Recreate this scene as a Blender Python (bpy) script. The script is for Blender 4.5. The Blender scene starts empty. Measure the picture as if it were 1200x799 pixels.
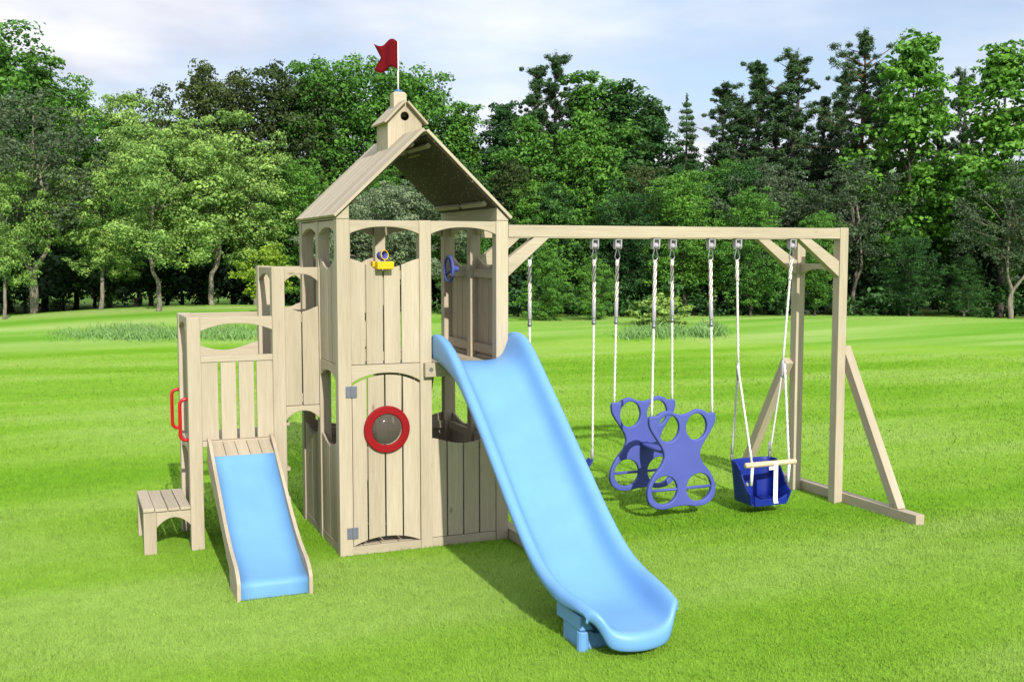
import bpy, bmesh, math, random
import numpy as np
from mathutils import Vector, Matrix, Quaternion
random.seed(7); rng = np.random.default_rng(11)
R = math.radians
SC = bpy.context.scene
COL = SC.collection

# ------------------------------------------------------------------ camera
CAM = Vector((-1.889, -7.855, 2.262)); YAW = 0.3945; PIT = 0.0812; FPX = 1281.4
cd = bpy.data.cameras.new('camera'); cam = bpy.data.objects.new('camera', cd); COL.objects.link(cam)
cam.location = CAM; cam.rotation_euler = (math.pi/2 - PIT, 0, -YAW)
cd.sensor_width = 36; cd.lens = 36*FPX/1200; cd.clip_end = 2000; cd.clip_start = 0.05
SC.camera = cam

def spot(px, D):
    """ground point seen in image column px (of 1200) at depth D along the view"""
    s = (px-600)/FPX*D
    return (CAM.x + math.sin(YAW)*D + math.cos(YAW)*s, CAM.y + math.cos(YAW)*D - math.sin(YAW)*s)

# ------------------------------------------------------------------ helpers
def tag(o, label=None, cat=None, group=None, kind=None):
    if label: o['label'] = label
    if cat: o['category'] = cat
    if group: o['group'] = group
    if kind: o['kind'] = kind
    return o
def empty(name, loc=(0,0,0), rz=0, sc=1, label=None, cat=None, group=None):
    o = bpy.data.objects.new(name, None); COL.objects.link(o)
    o.location = loc; o.rotation_euler = (0,0,rz); o.scale = (sc,)*3 if not hasattr(sc,'__len__') else sc
    o.empty_display_size = .2
    return tag(o, label, cat, group)
def link(name, me, parent=None, mat=None):
    o = bpy.data.objects.new(name, me); COL.objects.link(o)
    if mat is not None:
        me.materials.clear(); me.materials.append(mat)
    if parent is not None: o.parent = parent
    return o

def tube_rings(pts, rad, n=10, close=False):
    pts = [Vector(p) for p in pts]; k = len(pts)
    rads = rad if hasattr(rad, '__len__') else [rad]*k
    T = []
    for i in range(k):
        a = pts[(i-1) % k] if (close or i > 0) else pts[i]
        b = pts[(i+1) % k] if (close or i < k-1) else pts[i]
        T.append((b-a).normalized())
    up = Vector((0,0,1)) if abs(T[0].z) < .9 else Vector((1,0,0))
    N = (up - T[0]*up.dot(T[0])).normalized()
    rings = []
    for i in range(k):
        if i: 
            N = T[i-1].rotation_difference(T[i]) @ N
            N = (N - T[i]*N.dot(T[i])).normalized()
        B = T[i].cross(N)
        rings.append([pts[i] + (N*math.cos(t)+B*math.sin(t))*rads[i] for t in [2*math.pi*j/n for j in range(n)]])
    return rings

class MB:
    """collects boards, tubes and lofts and links them as one mesh object; 'bc' = (along grain, across, depth)"""
    def __init__(s): s.v = []; s.f = []; s.bc = []
    def add(s, vs, fs, bcs=None):
        b = len(s.v); s.v += [tuple(v) for v in vs]; s.f += [[b+i for i in f] for f in fs]
        o = Vector((random.uniform(0,90), random.uniform(0,90), random.uniform(0,90)))
        if bcs is None: bcs = vs
        s.bc += [tuple(Vector(c)+o) for c in bcs]
    def prism(s, poly, o=(0,0,0), u=(1,0,0), v=(0,0,1), n=(0,1,0), d0=0., d1=.02, grain='v'):
        o, u, v, n = map(Vector, (o,u,v,n)); k = len(poly)
        vs = [o+u*a+v*b+n*d0 for a,b in poly] + [o+u*a+v*b+n*d1 for a,b in poly]
        fs = [list(range(k)), list(range(2*k-1, k-1, -1))] + [[i, k+i, k+(i+1)%k, (i+1)%k] for i in range(k)]
        if grain == 'v': bc = [(b,a,d) for d in (d0,d1) for a,b in poly]
        elif grain == 'u': bc = [(a,b,d) for d in (d0,d1) for a,b in poly]
        else: bc = [(d,a,b) for d in (d0,d1) for a,b in poly]
        s.add(vs, fs, bc)
    def box(s, x0,x1,y0,y1,z0,z1, grain=None):
        L = {'x':x1-x0,'y':y1-y0,'z':z1-z0}
        g = grain or max(L, key=L.get)
        poly = [(x0,z0),(x1,z0),(x1,z1),(x0,z1)]
        s.prism(poly, d0=y0, d1=y1, grain={'x':'u','z':'v','y':'n'}[g])
    def beam(s, a, b, w, t, up=(0,0,1)):
        """board from a to b, width w along 'up' side, thickness t"""
        a, b = Vector(a), Vector(b); d = (b-a); L = d.length; d.normalize()
        up = Vector(up); side = d.cross(up).normalized(); up = side.cross(d).normalized()
        s.prism([(0,-w/2),(L,-w/2),(L,w/2),(0,w/2)], a, d, up, side, -t/2, t/2, 'u')
    def tube(s, pts, rad, n=10, close=False, cap=True):
        rg = tube_rings(pts, rad, n, close); k = len(rg)
        vs = [p for r in rg for p in r]; fs = []
        for i in range(k if close else k-1):
            for j in range(n):
                i2 = (i+1) % k
                fs.append([i*n+j, i*n+(j+1)%n, i2*n+(j+1)%n, i2*n+j])
        if cap and not close: fs += [list(range(n))[::-1], [(k-1)*n+j for j in range(n)]]
        bc = []; L = 0
        for i in range(k):
            if i: L += (Vector(pts[i])-Vector(pts[i-1])).length
            bc += [(L, math.cos(6.283*j/n)*.02, math.sin(6.283*j/n)*.02) for j in range(n)]
        s.add(vs, fs, bc)
    def grid(s, rows, close_u=False):
        m = len(rows[0]); vs = [p for r in rows for p in r]; fs = []
        for i in range(len(rows)-1):
            for j in range(m if close_u else m-1):
                j2 = (j+1) % m
                fs.append([i*m+j, i*m+j2, (i+1)*m+j2, (i+1)*m+j])
        s.add(vs, fs)
    def lathe(s, prof, c=(0,0,0), ax=(0,0,1), n=20):
        ax = Vector(ax).normalized(); q = Vector((0,0,1)).rotation_difference(ax); c = Vector(c)
        rows = [[c + q @ Vector((r*math.cos(6.2832*j/n), r*math.sin(6.2832*j/n), h)) for j in range(n)] for r,h in prof]
        m = n; vs = [p for r in rows for p in r]; fs = []
        for i in range(len(rows)-1):
            for j in range(m): fs.append([i*m+j, i*m+(j+1)%m, (i+1)*m+(j+1)%m, (i+1)*m+j])
        fs.append(list(range(m))[::-1]); fs.append([(len(rows)-1)*m+j for j in range(m)])
        s.add(vs, fs)
    def build(s, name, mat, parent=None, bevel=0., smooth=False, solid=0., sub=0, seg=2):
        me = bpy.data.meshes.new(name); me.from_pydata(s.v, [], s.f)
        at = me.attributes.new('bc', 'FLOAT_VECTOR', 'POINT')
        at.data.foreach_set('vector', np.array(s.bc, dtype=np.float32).ravel())
        bm = bmesh.new(); bm.from_mesh(me); bmesh.ops.recalc_face_normals(bm, faces=bm.faces); bm.to_mesh(me); bm.free()
        if smooth: me.polygons.foreach_set('use_smooth', [True]*len(me.polygons))
        o = link(name, me, parent, mat)
        if sub:
            m = o.modifiers.new('s','SUBSURF'); m.levels = m.render_levels = sub
        if solid:
            m = o.modifiers.new('t','SOLIDIFY'); m.thickness = solid; m.offset = 0
        if bevel:
            m = o.modifiers.new('b','BEVEL'); m.width = bevel; m.segments = seg; m.limit_method = 'ANGLE'; m.angle_limit = R(40)
            m.use_clamp_overlap = True; m.harden_normals = False
        return o

def flat_curve(name, outlines, depth, bevel, mat, parent, M, res=4):
    """plate with holes: closed outlines filled, extruded and rounded; M places the (x,y) sheet"""
    cu = bpy.data.curves.new(name, 'CURVE'); cu.dimensions = '2D'; cu.fill_mode = 'BOTH'
    cu.extrude = depth/2 - bevel; cu.bevel_depth = bevel; cu.bevel_resolution = 3
    for q_, pl in enumerate(outlines):
        if q_: pl = pl[::-1]
        sp = cu.splines.new('POLY'); sp.points.add(len(pl)-1); sp.use_cyclic_u = True
        for p, (x,y) in zip(sp.points, pl): p.co = (x,y,0,1)
    t = bpy.data.objects.new('tmp', cu); COL.objects.link(t)
    bpy.context.view_layer.update()
    me = bpy.data.meshes.new_from_object(t.evaluated_get(bpy.context.evaluated_depsgraph_get()))
    bpy.data.objects.remove(t); bpy.data.curves.remove(cu)
    me.name = name; me.transform(M)
    me.polygons.foreach_set('use_smooth', [True]*len(me.polygons))
    return link(name, me, parent, mat)
def ell(cx, cy, rx, ry, n=40): return [(cx+rx*math.cos(6.2832*i/n), cy+ry*math.sin(6.2832*i/n)) for i in range(n)]
def catmull(P, n=6, close=True):
    k = len(P); out = []
    for i in range(k if close else k-1):
        g = lambda j: Vector(P[j % k] if close else P[min(max(j,0),k-1)])
        p0,p1,p2,p3 = g(i-1), g(i), g(i+1), g(i+2)
        for q in range(n):
            t = q/n
            out.append(tuple(.5*((2*p1)+(p2-p0)*t+(2*p0-5*p1+4*p2-p3)*t*t+(3*p1-p0-3*p2+p3)*t**3)))
    if not close: out.append(tuple(P[-1]))
    return out

# ------------------------------------------------------------------ materials
class NT:
    def __init__(s, name):
        s.m = bpy.data.materials.new(name); s.m.use_nodes = True; s.t = s.m.node_tree
        s.b = s.t.nodes['Principled BSDF']; s.out = s.t.nodes['Material Output']
    def n(s, t, **k):
        x = s.t.nodes.new(t)
        for a, v in k.items():
            if a.startswith('i_'):
                key = a[2:]; key = int(key) if key.isdigit() else key.replace('_',' ')
                x.inputs[key].default_value = v
            else: setattr(x, a, v)
        return x
    def l(s, a, b): s.t.links.new(a, b)
    def ramp(s, fac, stops):
        r = s.n('ShaderNodeValToRGB'); e = r.color_ramp.elements
        while len(e) < len(stops): e.new(.5)
        for x, (p, c) in zip(e, stops):
            x.position = p; x.color = (*c, 1) if hasattr(c,'__len__') else (c,c,c,1)
        s.l(fac, r.inputs[0]); return r
    def mix(s, fac, a, b, mode='MIX'):
        x = s.n('ShaderNodeMix', data_type='RGBA', blend_type=mode)
        for v, i in ((fac,0),(a,6),(b,7)):
            if hasattr(v, 'is_linked'): s.l(v, x.inputs[i])
            else: x.inputs[i].default_value = (*v,1) if hasattr(v,'__len__') else v
        return x.outputs[2]
    def bump(s, h, strength, dist=.01):
        b = s.n('ShaderNodeBump', i_Strength=strength, i_Distance=dist); s.l(h, b.inputs['Height']); s.l(b.outputs[0], s.b.inputs['Normal'])

def wood(name, base, dark, light):
    N = NT(name); a = N.n('ShaderNodeAttribute', attribute_name='bc')
    mp = N.n('ShaderNodeMapping'); mp.inputs['Scale'].default_value = (1.6, 22, 22); N.l(a.outputs['Vector'], mp.inputs[0])
    no = N.n('ShaderNodeTexNoise', i_Scale=1.7, i_Detail=5., i_Roughness=.62, i_Distortion=.6); N.l(mp.outputs[0], no.inputs[0])
    r = N.ramp(no.outputs[0], [(.28,dark),(.52,base),(.75,light)])
    mf = N.n('ShaderNodeMapping'); mf.inputs['Scale'].default_value = (5, 160, 160); N.l(a.outputs['Vector'], mf.inputs[0])
    nf = N.n('ShaderNodeTexNoise', i_Scale=1., i_Detail=3.); N.l(mf.outputs[0], nf.inputs[0])
    rf = N.ramp(nf.outputs[0], [(.3,.88),(.62,1.06)])
    c = N.mix(.8, r.outputs[0], rf.outputs[0], 'MULTIPLY')
    # patchy tone from board to board
    ml = N.n('ShaderNodeMapping'); ml.inputs['Scale'].default_value = (.35, 3., 3.); N.l(a.outputs['Vector'], ml.inputs[0])
    nl = N.n('ShaderNodeTexNoise', i_Scale=1., i_Detail=1.); N.l(ml.outputs[0], nl.inputs[0])
    rl = N.ramp(nl.outputs[0], [(.3,(.86,.85,.82)),(.7,(1.1,1.1,1.08))])
    c = N.mix(1., c, rl.outputs[0], 'MULTIPLY')
    # sparse knots
    mk = N.n('ShaderNodeMapping'); mk.inputs['Scale'].default_value = (2.6, 6.5, 6.5); N.l(a.outputs['Vector'], mk.inputs[0])
    vo = N.n('ShaderNodeTexVoronoi', i_Scale=1.); N.l(mk.outputs[0], vo.inputs[0])
    kr = N.ramp(vo.outputs['Distance'], [(.035,1.),(.09,0.)])
    sel = N.n('ShaderNodeSeparateColor'); N.l(vo.outputs['Color'], sel.inputs[0])
    gt = N.n('ShaderNodeMath', operation='GREATER_THAN'); gt.inputs[1].default_value = .45; N.l(sel.outputs[0], gt.inputs[0])
    mu = N.n('ShaderNodeMath', operation='MULTIPLY'); N.l(kr.outputs[0], mu.inputs[0]); N.l(gt.outputs[0], mu.inputs[1])
    mu2 = N.n('ShaderNodeMath', operation='MULTIPLY'); N.l(mu.outputs[0], mu2.inputs[0]); mu2.inputs[1].default_value = .65
    c = N.mix(mu2.outputs[0], c, (.13,.085,.045))
    N.l(c, N.b.inputs['Base Color']); N.b.inputs['Roughness'].default_value = .72
    N.b.inputs['Specular IOR Level'].default_value = .25
    N.bump(nf.outputs[0], .25, .002)
    return N.m
WOOD = wood('cedar_wood', (.365,.312,.234), (.338,.286,.210), (.392,.338,.258))
WOODL = wood('pale_dowel_wood', (.48,.40,.27), (.42,.34,.22), (.53,.45,.31))

def plastic(name, col, rough=.42, spec=.4, var=.06, bump=.04):
    N = NT(name); tc = N.n('ShaderNodeTexCoord')
    no = N.n('ShaderNodeTexNoise', i_Scale=3.5, i_Detail=6.); N.l(tc.outputs['Object'], no.inputs[0])
    r = N.ramp(no.outputs[0], [(.3,tuple(c*(1-var) for c in col)),(.7,tuple(min(1,c*(1+var)) for c in col))])
    N.l(r.outputs[0], N.b.inputs['Base Color'])
    nf = N.n('ShaderNodeTexNoise', i_Scale=220., i_Detail=2.); N.l(tc.outputs['Object'], nf.inputs[0])
    N.b.inputs['Specular IOR Level'].default_value = spec
    rr = N.ramp(no.outputs[0], [(.3,rough-.05),(.7,rough+.08)]); N.l(rr.outputs[0], N.b.inputs['Roughness'])
    N.bump(nf.outputs[0], bump, .003)
    return N.m
BLUE = plastic('sky_blue_slide_plastic', (.122,.285,.55), .42, .4)
BLUE2 = plastic('toddler_slide_plastic', (.118,.275,.51), .5, .25)
PERI = plastic('periwinkle_plastic', (.062,.080,.30), .5, .28)
NAVY = plastic('royal_blue_plastic', (.004,.017,.19), .45, .3)
RED = plastic('red_plastic', (.21,.004,.007), .55, .15)
CRIM = plastic('crimson_handle_paint', (.38,.003,.010), .35, .4)
FLAG = plastic('dark_red_cloth', (.105,.005,.008), .9, .05, .12)
YEL = plastic('golden_yellow_plastic', (.62,.36,.004), .45, .3)
GREY = plastic('grey_bracket_plastic', (.33,.31,.35), .5, .3)
STEEL = plastic('dull_steel', (.22,.22,.25), .35, .5)
STEEL.node_tree.nodes['Principled BSDF'].inputs['Metallic'].default_value = .6
HINGE = plastic('grey_hinge_metal', (.11,.12,.15), .45, .4)
WHITE = plastic('white_paint', (.74,.74,.74), .5, .3)
CAPB = plastic('blue_cap_plastic', (.05,.12,.32), .4, .4)
def rope_mat(name, base, speck, dots):
    N = NT(name); a = N.n('ShaderNodeAttribute', attribute_name='bc')
    sx = N.n('ShaderNodeSeparateXYZ'); N.l(a.outputs['Vector'], sx.inputs[0])
    w = N.n('ShaderNodeTexWave', wave_type='BANDS', bands_direction='DIAGONAL', i_Scale=(9. if dots else 13.), i_Distortion=.3)
    mp = N.n('ShaderNodeMapping'); mp.inputs['Scale'].default_value = (1,2.2,2.2); N.l(a.outputs['Vector'], mp.inputs[0]); N.l(mp.outputs[0], w.inputs[0])
    lo, hi = ((.2,.95) if not dots else (.3,.75))
    r = N.ramp(w.outputs[0], [(lo*.5, speck),(hi*.6, base)])
    N.l(r.outputs[0], N.b.inputs['Base Color']); N.b.inputs['Roughness'].default_value = .9
    N.bump(w.outputs[0], .5, .004)
    return N.m
ROPE = rope_mat('white_twisted_rope', (.78,.76,.73), (.27,.25,.23), False)
ROPED = rope_mat('flecked_rope', (.74,.71,.69), (.20,.11,.09), True)

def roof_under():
    N = NT('roof_underside_painted_shade'); tc = N.n('ShaderNodeTexCoord')
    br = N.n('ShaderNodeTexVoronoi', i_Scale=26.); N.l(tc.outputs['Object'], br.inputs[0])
    r = N.ramp(br.outputs['Distance'], [(.10,(.42,.35,.26)),(.19,(.052,.034,.021))])  # dark brown painted in for the shade under the roof
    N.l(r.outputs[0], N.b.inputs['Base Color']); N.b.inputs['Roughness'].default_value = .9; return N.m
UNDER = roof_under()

# ------------------------------------------------------------------ the playset
W, L = 1.35, 1.32
PS = empty('wooden_playset', (0,0,0), label='pale wooden climbing tower playset with blue slide, low side deck and long swing beam', cat='playset')
F_FRONT = ((0,0,0),(1,0,0),(0,1,0)); F_BACK = ((0,L,0),(1,0,0),(0,-1,0))
F_LEFT = ((0,0,0),(0,1,0),(1,0,0)); F_RIGHT = ((W,0,0),(0,1,0),(-1,0,0))
def pr(mb, F, poly, d0, d1, grain='v'): mb.prism(poly, F[0], F[1], (0,0,1), F[2], d0, d1, grain)
def arch_poly(u0,u1,zt,ze,zc,n=16,e=2.3):
    p = [(u0,zt),(u1,zt)]
    for i in range(n+1):
        t = 1-i/n; p.append((u0+(u1-u0)*t, ze+(zc-ze)*(1-abs(2*t-1)**e)))
    return p[::-1]
def post(x0,x1,y0,y1,z0,z1, par=PS, name='post'):
    m = MB(); m.box(x0,x1,y0,y1,z0,z1,'z'); return m.build(name, WOOD, par, .004)
def rail(F,u0,u1,zt,ze,zc,d0=.006,d1=.042,name='arched_rail'):
    m = MB(); pr(m,F,arch_poly(u0,u1,zt,ze,zc),d0,d1,'u'); return m.build(name, WOOD, PS, .004)
def wave(zh, dip): return lambda t: zh - dip*math.sin(math.pi*min(1,max(0,t)))**1.4
def boards(F,u0,u1,z0,top,n=4,gap=.011,d0=.010,d1=.030,rails=True,name='board_panel',edges=None,hole=None,bot=None,flush=False):
    m = MB(); ed = edges or [u0+(u1-u0)*i/n for i in range(n+1)]
    for i in range(len(ed)-1):
        a = ed[i] + (0 if i==0 else gap/2); b = ed[i+1] - (0 if i==len(ed)-2 else gap/2)
        tf = lambda u: top((u-u0)/(u1-u0)); bf = (lambda u: bot((u-u0)/(u1-u0))) if bot else (lambda u: z0)
        k = 6; tops = [(a+(b-a)*j/k, tf(a+(b-a)*j/k)) for j in range(k+1)]
        bots = [(a+(b-a)*j/k, bf(a+(b-a)*j/k)) for j in range(k+1)]
        poly = bots[:]
        if hole:
            cu,cz,r = hole
            if a < cu-r < b and b <= cu+.02:      # notch on its right edge
                h = math.sqrt(max(0, r*r-(b-cu)**2))
                a0 = math.atan2(-h, b-cu); a1 = math.atan2(h, b-cu)
                if a1 > 0: a1 -= 2*math.pi
                poly += [(cu+r*math.cos(a0+(a1-a0)*q/12), cz+r*math.sin(a0+(a1-a0)*q/12)) for q in range(13)]
            poly += tops[::-1]
            if b > cu+r > a and a >= cu-.02:
                h = math.sqrt(max(0, r*r-(a-cu)**2))
                a0 = math.atan2(h, a-cu); a1 = math.atan2(-h, a-cu)
                poly += [(cu+r*math.cos(a0+(a1-a0)*q/12), cz+r*math.sin(a0+(a1-a0)*q/12)) for q in range(13)]
        else: poly += tops[::-1]
        pr(m,F,poly,d0+.0005*(i%2),d1)
    if rails:
        zm = top(.5)
        pr(m,F,[(u0,z0+.02),(u1,z0+.02),(u1,z0+.09),(u0,z0+.09)],d1+.001,d1+.034,'u')
        pr(m,F,[(u0,zm-.085),(u1,zm-.085),(u1,zm-.015),(u0,zm-.015)],d1+.001,d1+.034,'u')
    return m.build(name, WOOD, PS, .0035)

# tower posts (front three, left and right middle, back three)
post(0,.1,0,.09,0,2.5); post(.63,.722,0,.088,0,2.497); post(1.25,1.35,0,.09,0,2.5)
post(0,.09,.615,.703,0,2.497); post(0,.1,1.232,1.32,0,2.5)
post(1.26,1.35,.602,.690,0,2.497); post(1.25,1.35,1.232,1.32,0,2.5)
post(.63,.72,1.232,1.32,0,2.497)
UF = [(.1,.63),(.722,1.25)]; UB = [(.1,.63),(.72,1.25)]; UL = [(.09,.615),(.703,1.232)]; UR = [(.09,.602),(.690,1.232)]
for F,us in ((F_FRONT,UF),(F_BACK,UB),(F_LEFT,UL),(F_RIGHT,UR)):
    for u0,u1 in us: rail(F,u0,u1,2.494,2.395,2.447)
up = wave(2.212,.072)
# front: panel over the door on the left, open slide bay on the right
boards(F_FRONT,.1,.63,1.43,up,edges=[.1,.214,.351,.485,.63]); rail(F_FRONT,.1,.63,1.426,1.295,1.363)
for F,us,bays in ((F_BACK,UB,(1,0)),(F_LEFT,UL,(1,0)),(F_RIGHT,UR,(1,1))):
    for (u0,u1),b in zip(us,bays):
        if b: boards(F,u0,u1,1.43,up)
        rail(F,u0,u1,1.426,1.295,1.363)
hw = wave(.845,.055)
boards(F_FRONT,.722,1.25,.075,hw,name='half_wall',edges=[.722,.847,.98,1.112,1.25])
for F,us in ((F_BACK,UB),(F_LEFT,UL),(F_RIGHT,UR)):
    for u0,u1 in us:
        boards(F,u0,u1,.075,hw,name='half_wall'); 
for F,us in ((F_BACK,UB),(F_LEFT,UL),(F_RIGHT,UR),(F_FRONT,UF[1:])):
    for u0,u1 in us:
        m = MB(); pr(m,F,[(u0,.0),(u1,.0),(u1,.071),(u0,.071)],.008,.044,'u'); m.build('bottom_rail',WOOD,PS,.0035)
# door
DO = boards(F_FRONT,.104,.626,.08,lambda t: 1.275+.072*(1-abs(2*t-1)**2.2),edges=[.104,.217,.354,.490,.626],hole=(.3625,.94,.118),
            bot=lambda t:.068+.056*(1-abs(2*t-1)**2.2),rails=False,name='door',d0=.004,d1=.024)
m = MB(); pr(m,F_FRONT,[(.1,0),(.63,0),(.63,.066),(.1,.066)],.006,.044,'u'); m.build('bottom_rail',WOOD,PS,.0035)
flat_curve('ring_window',[ell(0,0,.169,.169,56),ell(0,0,.125,.125,56)],.03,.007,RED,DO,Matrix.Translation((.3625,-.011,.94))@Matrix.Rotation(R(90),4,'X'))
N = NT('clear_bubble_plastic'); N.b.inputs['Base Color'].default_value = (.58,.52,.42,1); N.b.inputs['Roughness'].default_value = .12
tb_ = N.n('ShaderNodeBsdfTransparent'); ms = N.n('ShaderNodeMixShader'); ms.inputs[0].default_value = .09
N.l(tb_.outputs[0], ms.inputs[1]); N.l(N.b.outputs[0], ms.inputs[2]); N.l(ms.outputs[0], N.out.inputs[0])
m = MB(); m.lathe([(.121*math.cos(R(a_)),.06*math.sin(R(a_))) for a_ in range(0,88,8)],(.3625,.002,.94),(0,-1,0),32)
m.f = m.f[:-2]+[m.f[-1]]; m.build('bubble_pane',N.m,DO,0,True)
for z in (1.232,.172):
    m = MB()
    m.box(.053,.092,-.007,-.001,z-.042,z+.042); m.box(.098,.137,-.007,-.001,z-.042,z+.042)
    m.tube([(.095,-.007,z-.042),(.095,-.007,z+.042)],.006,8)
    for dx in (.066,.124):
        for dz in (-.024,.024): m.lathe([(.006,0),(.005,.003)],(dx,-.007,z+dz),(0,-1,0),8)
    m.build('hinge',HINGE,DO,.0015)
# floors
m = MB()
for i in range(9):
    a = .05+1.25*i/9; m.box(a,a+1.25/9-.006,.045,L-.05,1.374,1.398,'y')
m.build('upper_deck',WOOD,PS,.003)
m = MB()
for i in range(9):
    a = .05+1.25*i/9; m.box(a,a+1.25/9-.006,.046,L-.05,.046,.068,'y')
m.build('ground_deck',WOOD,PS,.003)
m = MB(); m.box(.654,1.30,-.052,-.002,1.322,1.428,'x'); sb = m.build('slide_mounting_block',WOOD,PS,.004)
m = MB(); m.lathe([(.016,0),(.016,.004),(.009,.004),(.009,.001)],(.70,-.052,1.378),(0,-1,0),14); m.build('bolt',STEEL,sb)
# rear climbing ramp, leaning out from the open back bay
m = MB(); v = Vector((0,.62,-1.36)).normalized()
for i in range(4):
    a = .73+.125*i; m.prism([(0,0),(.119,0),(.119,1.49),(0,1.49)],(a,L+.02,1.37),(1,0,0),v,Vector((1,0,0)).cross(v),0,.03)
m.build('climbing_ramp',WOOD,PS,.004)

# roof
RX, RZ = .675, 3.165; EX = .012; sl = (RZ-2.515)/(RX+EX); nL = math.hypot(1,sl)
roofm = MB()
for sgn in (-1,1):
    d = Vector((sgn,0,-sl))/nL; n = Vector((sgn*sl,0,1))/nL; Ls = (RX+EX)*nL
    k = 13
    for i in range(k):
        a = -.025+(L+.05)*i/k; b = a+(L+.05)/k-.003
        roofm.prism([(a,0 if sgn<0 else .012),(b,0 if sgn<0 else .012),(b,Ls),(a,Ls)],(RX,0,RZ),(0,1,0),d,n,0,.022+.0006*(i%2))
RF = roofm.build('roof',WOOD,PS,.0025)
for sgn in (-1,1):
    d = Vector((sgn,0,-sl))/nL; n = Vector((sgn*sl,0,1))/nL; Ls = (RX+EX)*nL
    m = MB(); m.prism([(.0,.045),(L,.045),(L,Ls-.03),(.0,Ls-.03)],(RX,0,RZ),(0,1,0),d,n,-.012,-.001); m.build('underside_shade_sheet',UNDER,RF)  # added sheet, its dark colour stands for shade below the roof boards
    for (a,b,s0) in ((.10,.62,Ls-.22),(.70,1.28,Ls-.22),(.10,.62,.10),(.70,1.28,.10)):
        m = MB(); m.prism([(a,s0),(b,s0),(b,s0+.035),(a,s0+.035)],(RX,0,RZ),(0,1,0),d,n,-.042,-.0125,'u'); m.build('batten',WOOD,RF,.003)
for sgn in (0,1):       # sloped wall plates under the eaves
    ex = (lambda x: x) if sgn==0 else (lambda x: W-x)
    zz = lambda x: 2.515+(x+EX)*sl-.016
    m = MB(); m.prism([(ex(0),2.503),(ex(.095),2.503),(ex(.095),zz(.095)),(ex(0),zz(0))],d0=.0,d1=L,grain='n'); m.build('wall_plate',WOOD,RF,.003)
# cupola
cx, y0, y1 = .675, .49, .81; hwid = .139; ze, za = 3.288, 3.432
def slope(x): return RZ + .02 - abs(x-RX)*sl
m = MB()
for s_ in (-1,1):
    pts = [(cx,slope(cx)-.02),(cx+s_*hwid,slope(cx+s_*hwid)-.02),(cx+s_*hwid,ze),(cx,za)]
    r = .035; zc = 3.322
    arc = [(cx+s_*r*math.sin(math.pi*q/10), zc+r*math.cos(math.pi*q/10)) for q in range(11)]
    m.prism(pts+arc,d0=y0,d1=y0+.02)
    m.prism(pts,d0=y1-.02,d1=y1)
    xs = sorted((cx+s_*hwid, cx+s_*(hwid-.02)))
    m.box(xs[0],xs[1],y0+.021,y1-.021,slope(cx+hwid)-.03,ze+.01,'z')
CU = m.build('cupola',WOOD,RF,.002)
m = MB(); sc_ = (za-ze)/hwid; nc = math.hypot(1,sc_)
for s_ in (-1,1):
    d = Vector((s_,0,-sc_))/nc; n = Vector((s_*sc_,0,1))/nc
    m.prism([(y0-.05,0 if s_<0 else .012),(y1+.03,0 if s_<0 else .012),(y1+.03,.245),(y0-.05,.245)],(cx,0,za+.002),(0,1,0),d,n,0,.016)
m.build('cupola_roof',WOOD,CU,.002)
m = MB(); c = .053; yc = .665; zt = 3.512
for zz0,zz1,r0,r1 in ((3.33,zt,c,c),(zt,zt+.016,c,c-.016)):
    m.grid([[Vector((cx+a*r0,yc+b*r0,zz0)) for a,b in ((-1,-1),(1,-1),(1,1),(-1,1))],[Vector((cx+a*r1,yc+b*r1,zz1)) for a,b in ((-1,-1),(1,-1),(1,1),(-1,1))]],True)
m.box(cx-c+.017,cx+c-.017,yc-c+.017,yc+c-.017,zt+.01,zt+.016)
CH = m.build('chimney',WOOD,CU,.001)
FP = MB(); FP.tube([(cx,yc,zt+.014),(cx,yc,3.928)],.0075,10); FP = FP.build('flagpole',WHITE,RF,smooth=True)
m = MB(); m.lathe([(.032,0),(.036,.006),(.030,.016),(.015,.020)],(cx,yc,zt+.016),n=18); m.build('pole_cap',CAPB,FP) if False else m.build('pole_cap',CAPB,RF,smooth=True)
m = MB(); rows = []
for i in range(15):
    t = i/14; row = []
    for j in range(9):
        s_ = j/8
        x = t*.215*(1 - .28*(1-abs(2*s_-1))*t**3)
        zz = 3.692+.022*math.sin(t*5.5)-.005*t + s_*(.222-.02*t) + .014*math.sin(t*6.5+.5)
        row.append(Vector((cx-.006-x*.95, yc-.012+.030*math.sin(t*7)*t**.6-.06*t, zz)))
    rows.append(row)
m.grid(rows); m.build('flag',FLAG,RF,smooth=True,solid=.003)

# steering wheel on the right wall
wc = Vector((1.165,.862,2.118)); m = MB()
ring = [wc+Vector((0,.106*math.cos(t),.106*math.sin(t))) for t in [6.2832*i/40 for i in range(40)]]
m.tube(ring,.0125,10,True)
for a in (90,210,330):
    e = wc+Vector((0,.1*math.cos(R(a)),.1*math.sin(R(a)))); m.tube([e,(e+wc)/2+Vector((.022,0,0)),wc+Vector((.034,0,0))],[.011,.013,.015],8)
SW = m.build('steering_wheel',PERI,PS,smooth=True)
m = MB(); m.lathe([(.035,0),(.036,.012),(.03,.03),(.022,.034),(.022,.062)],wc+Vector((.02,0,0)),(1,0,0),18); m.build('wheel_hub',PERI,SW,.001,True)
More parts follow.
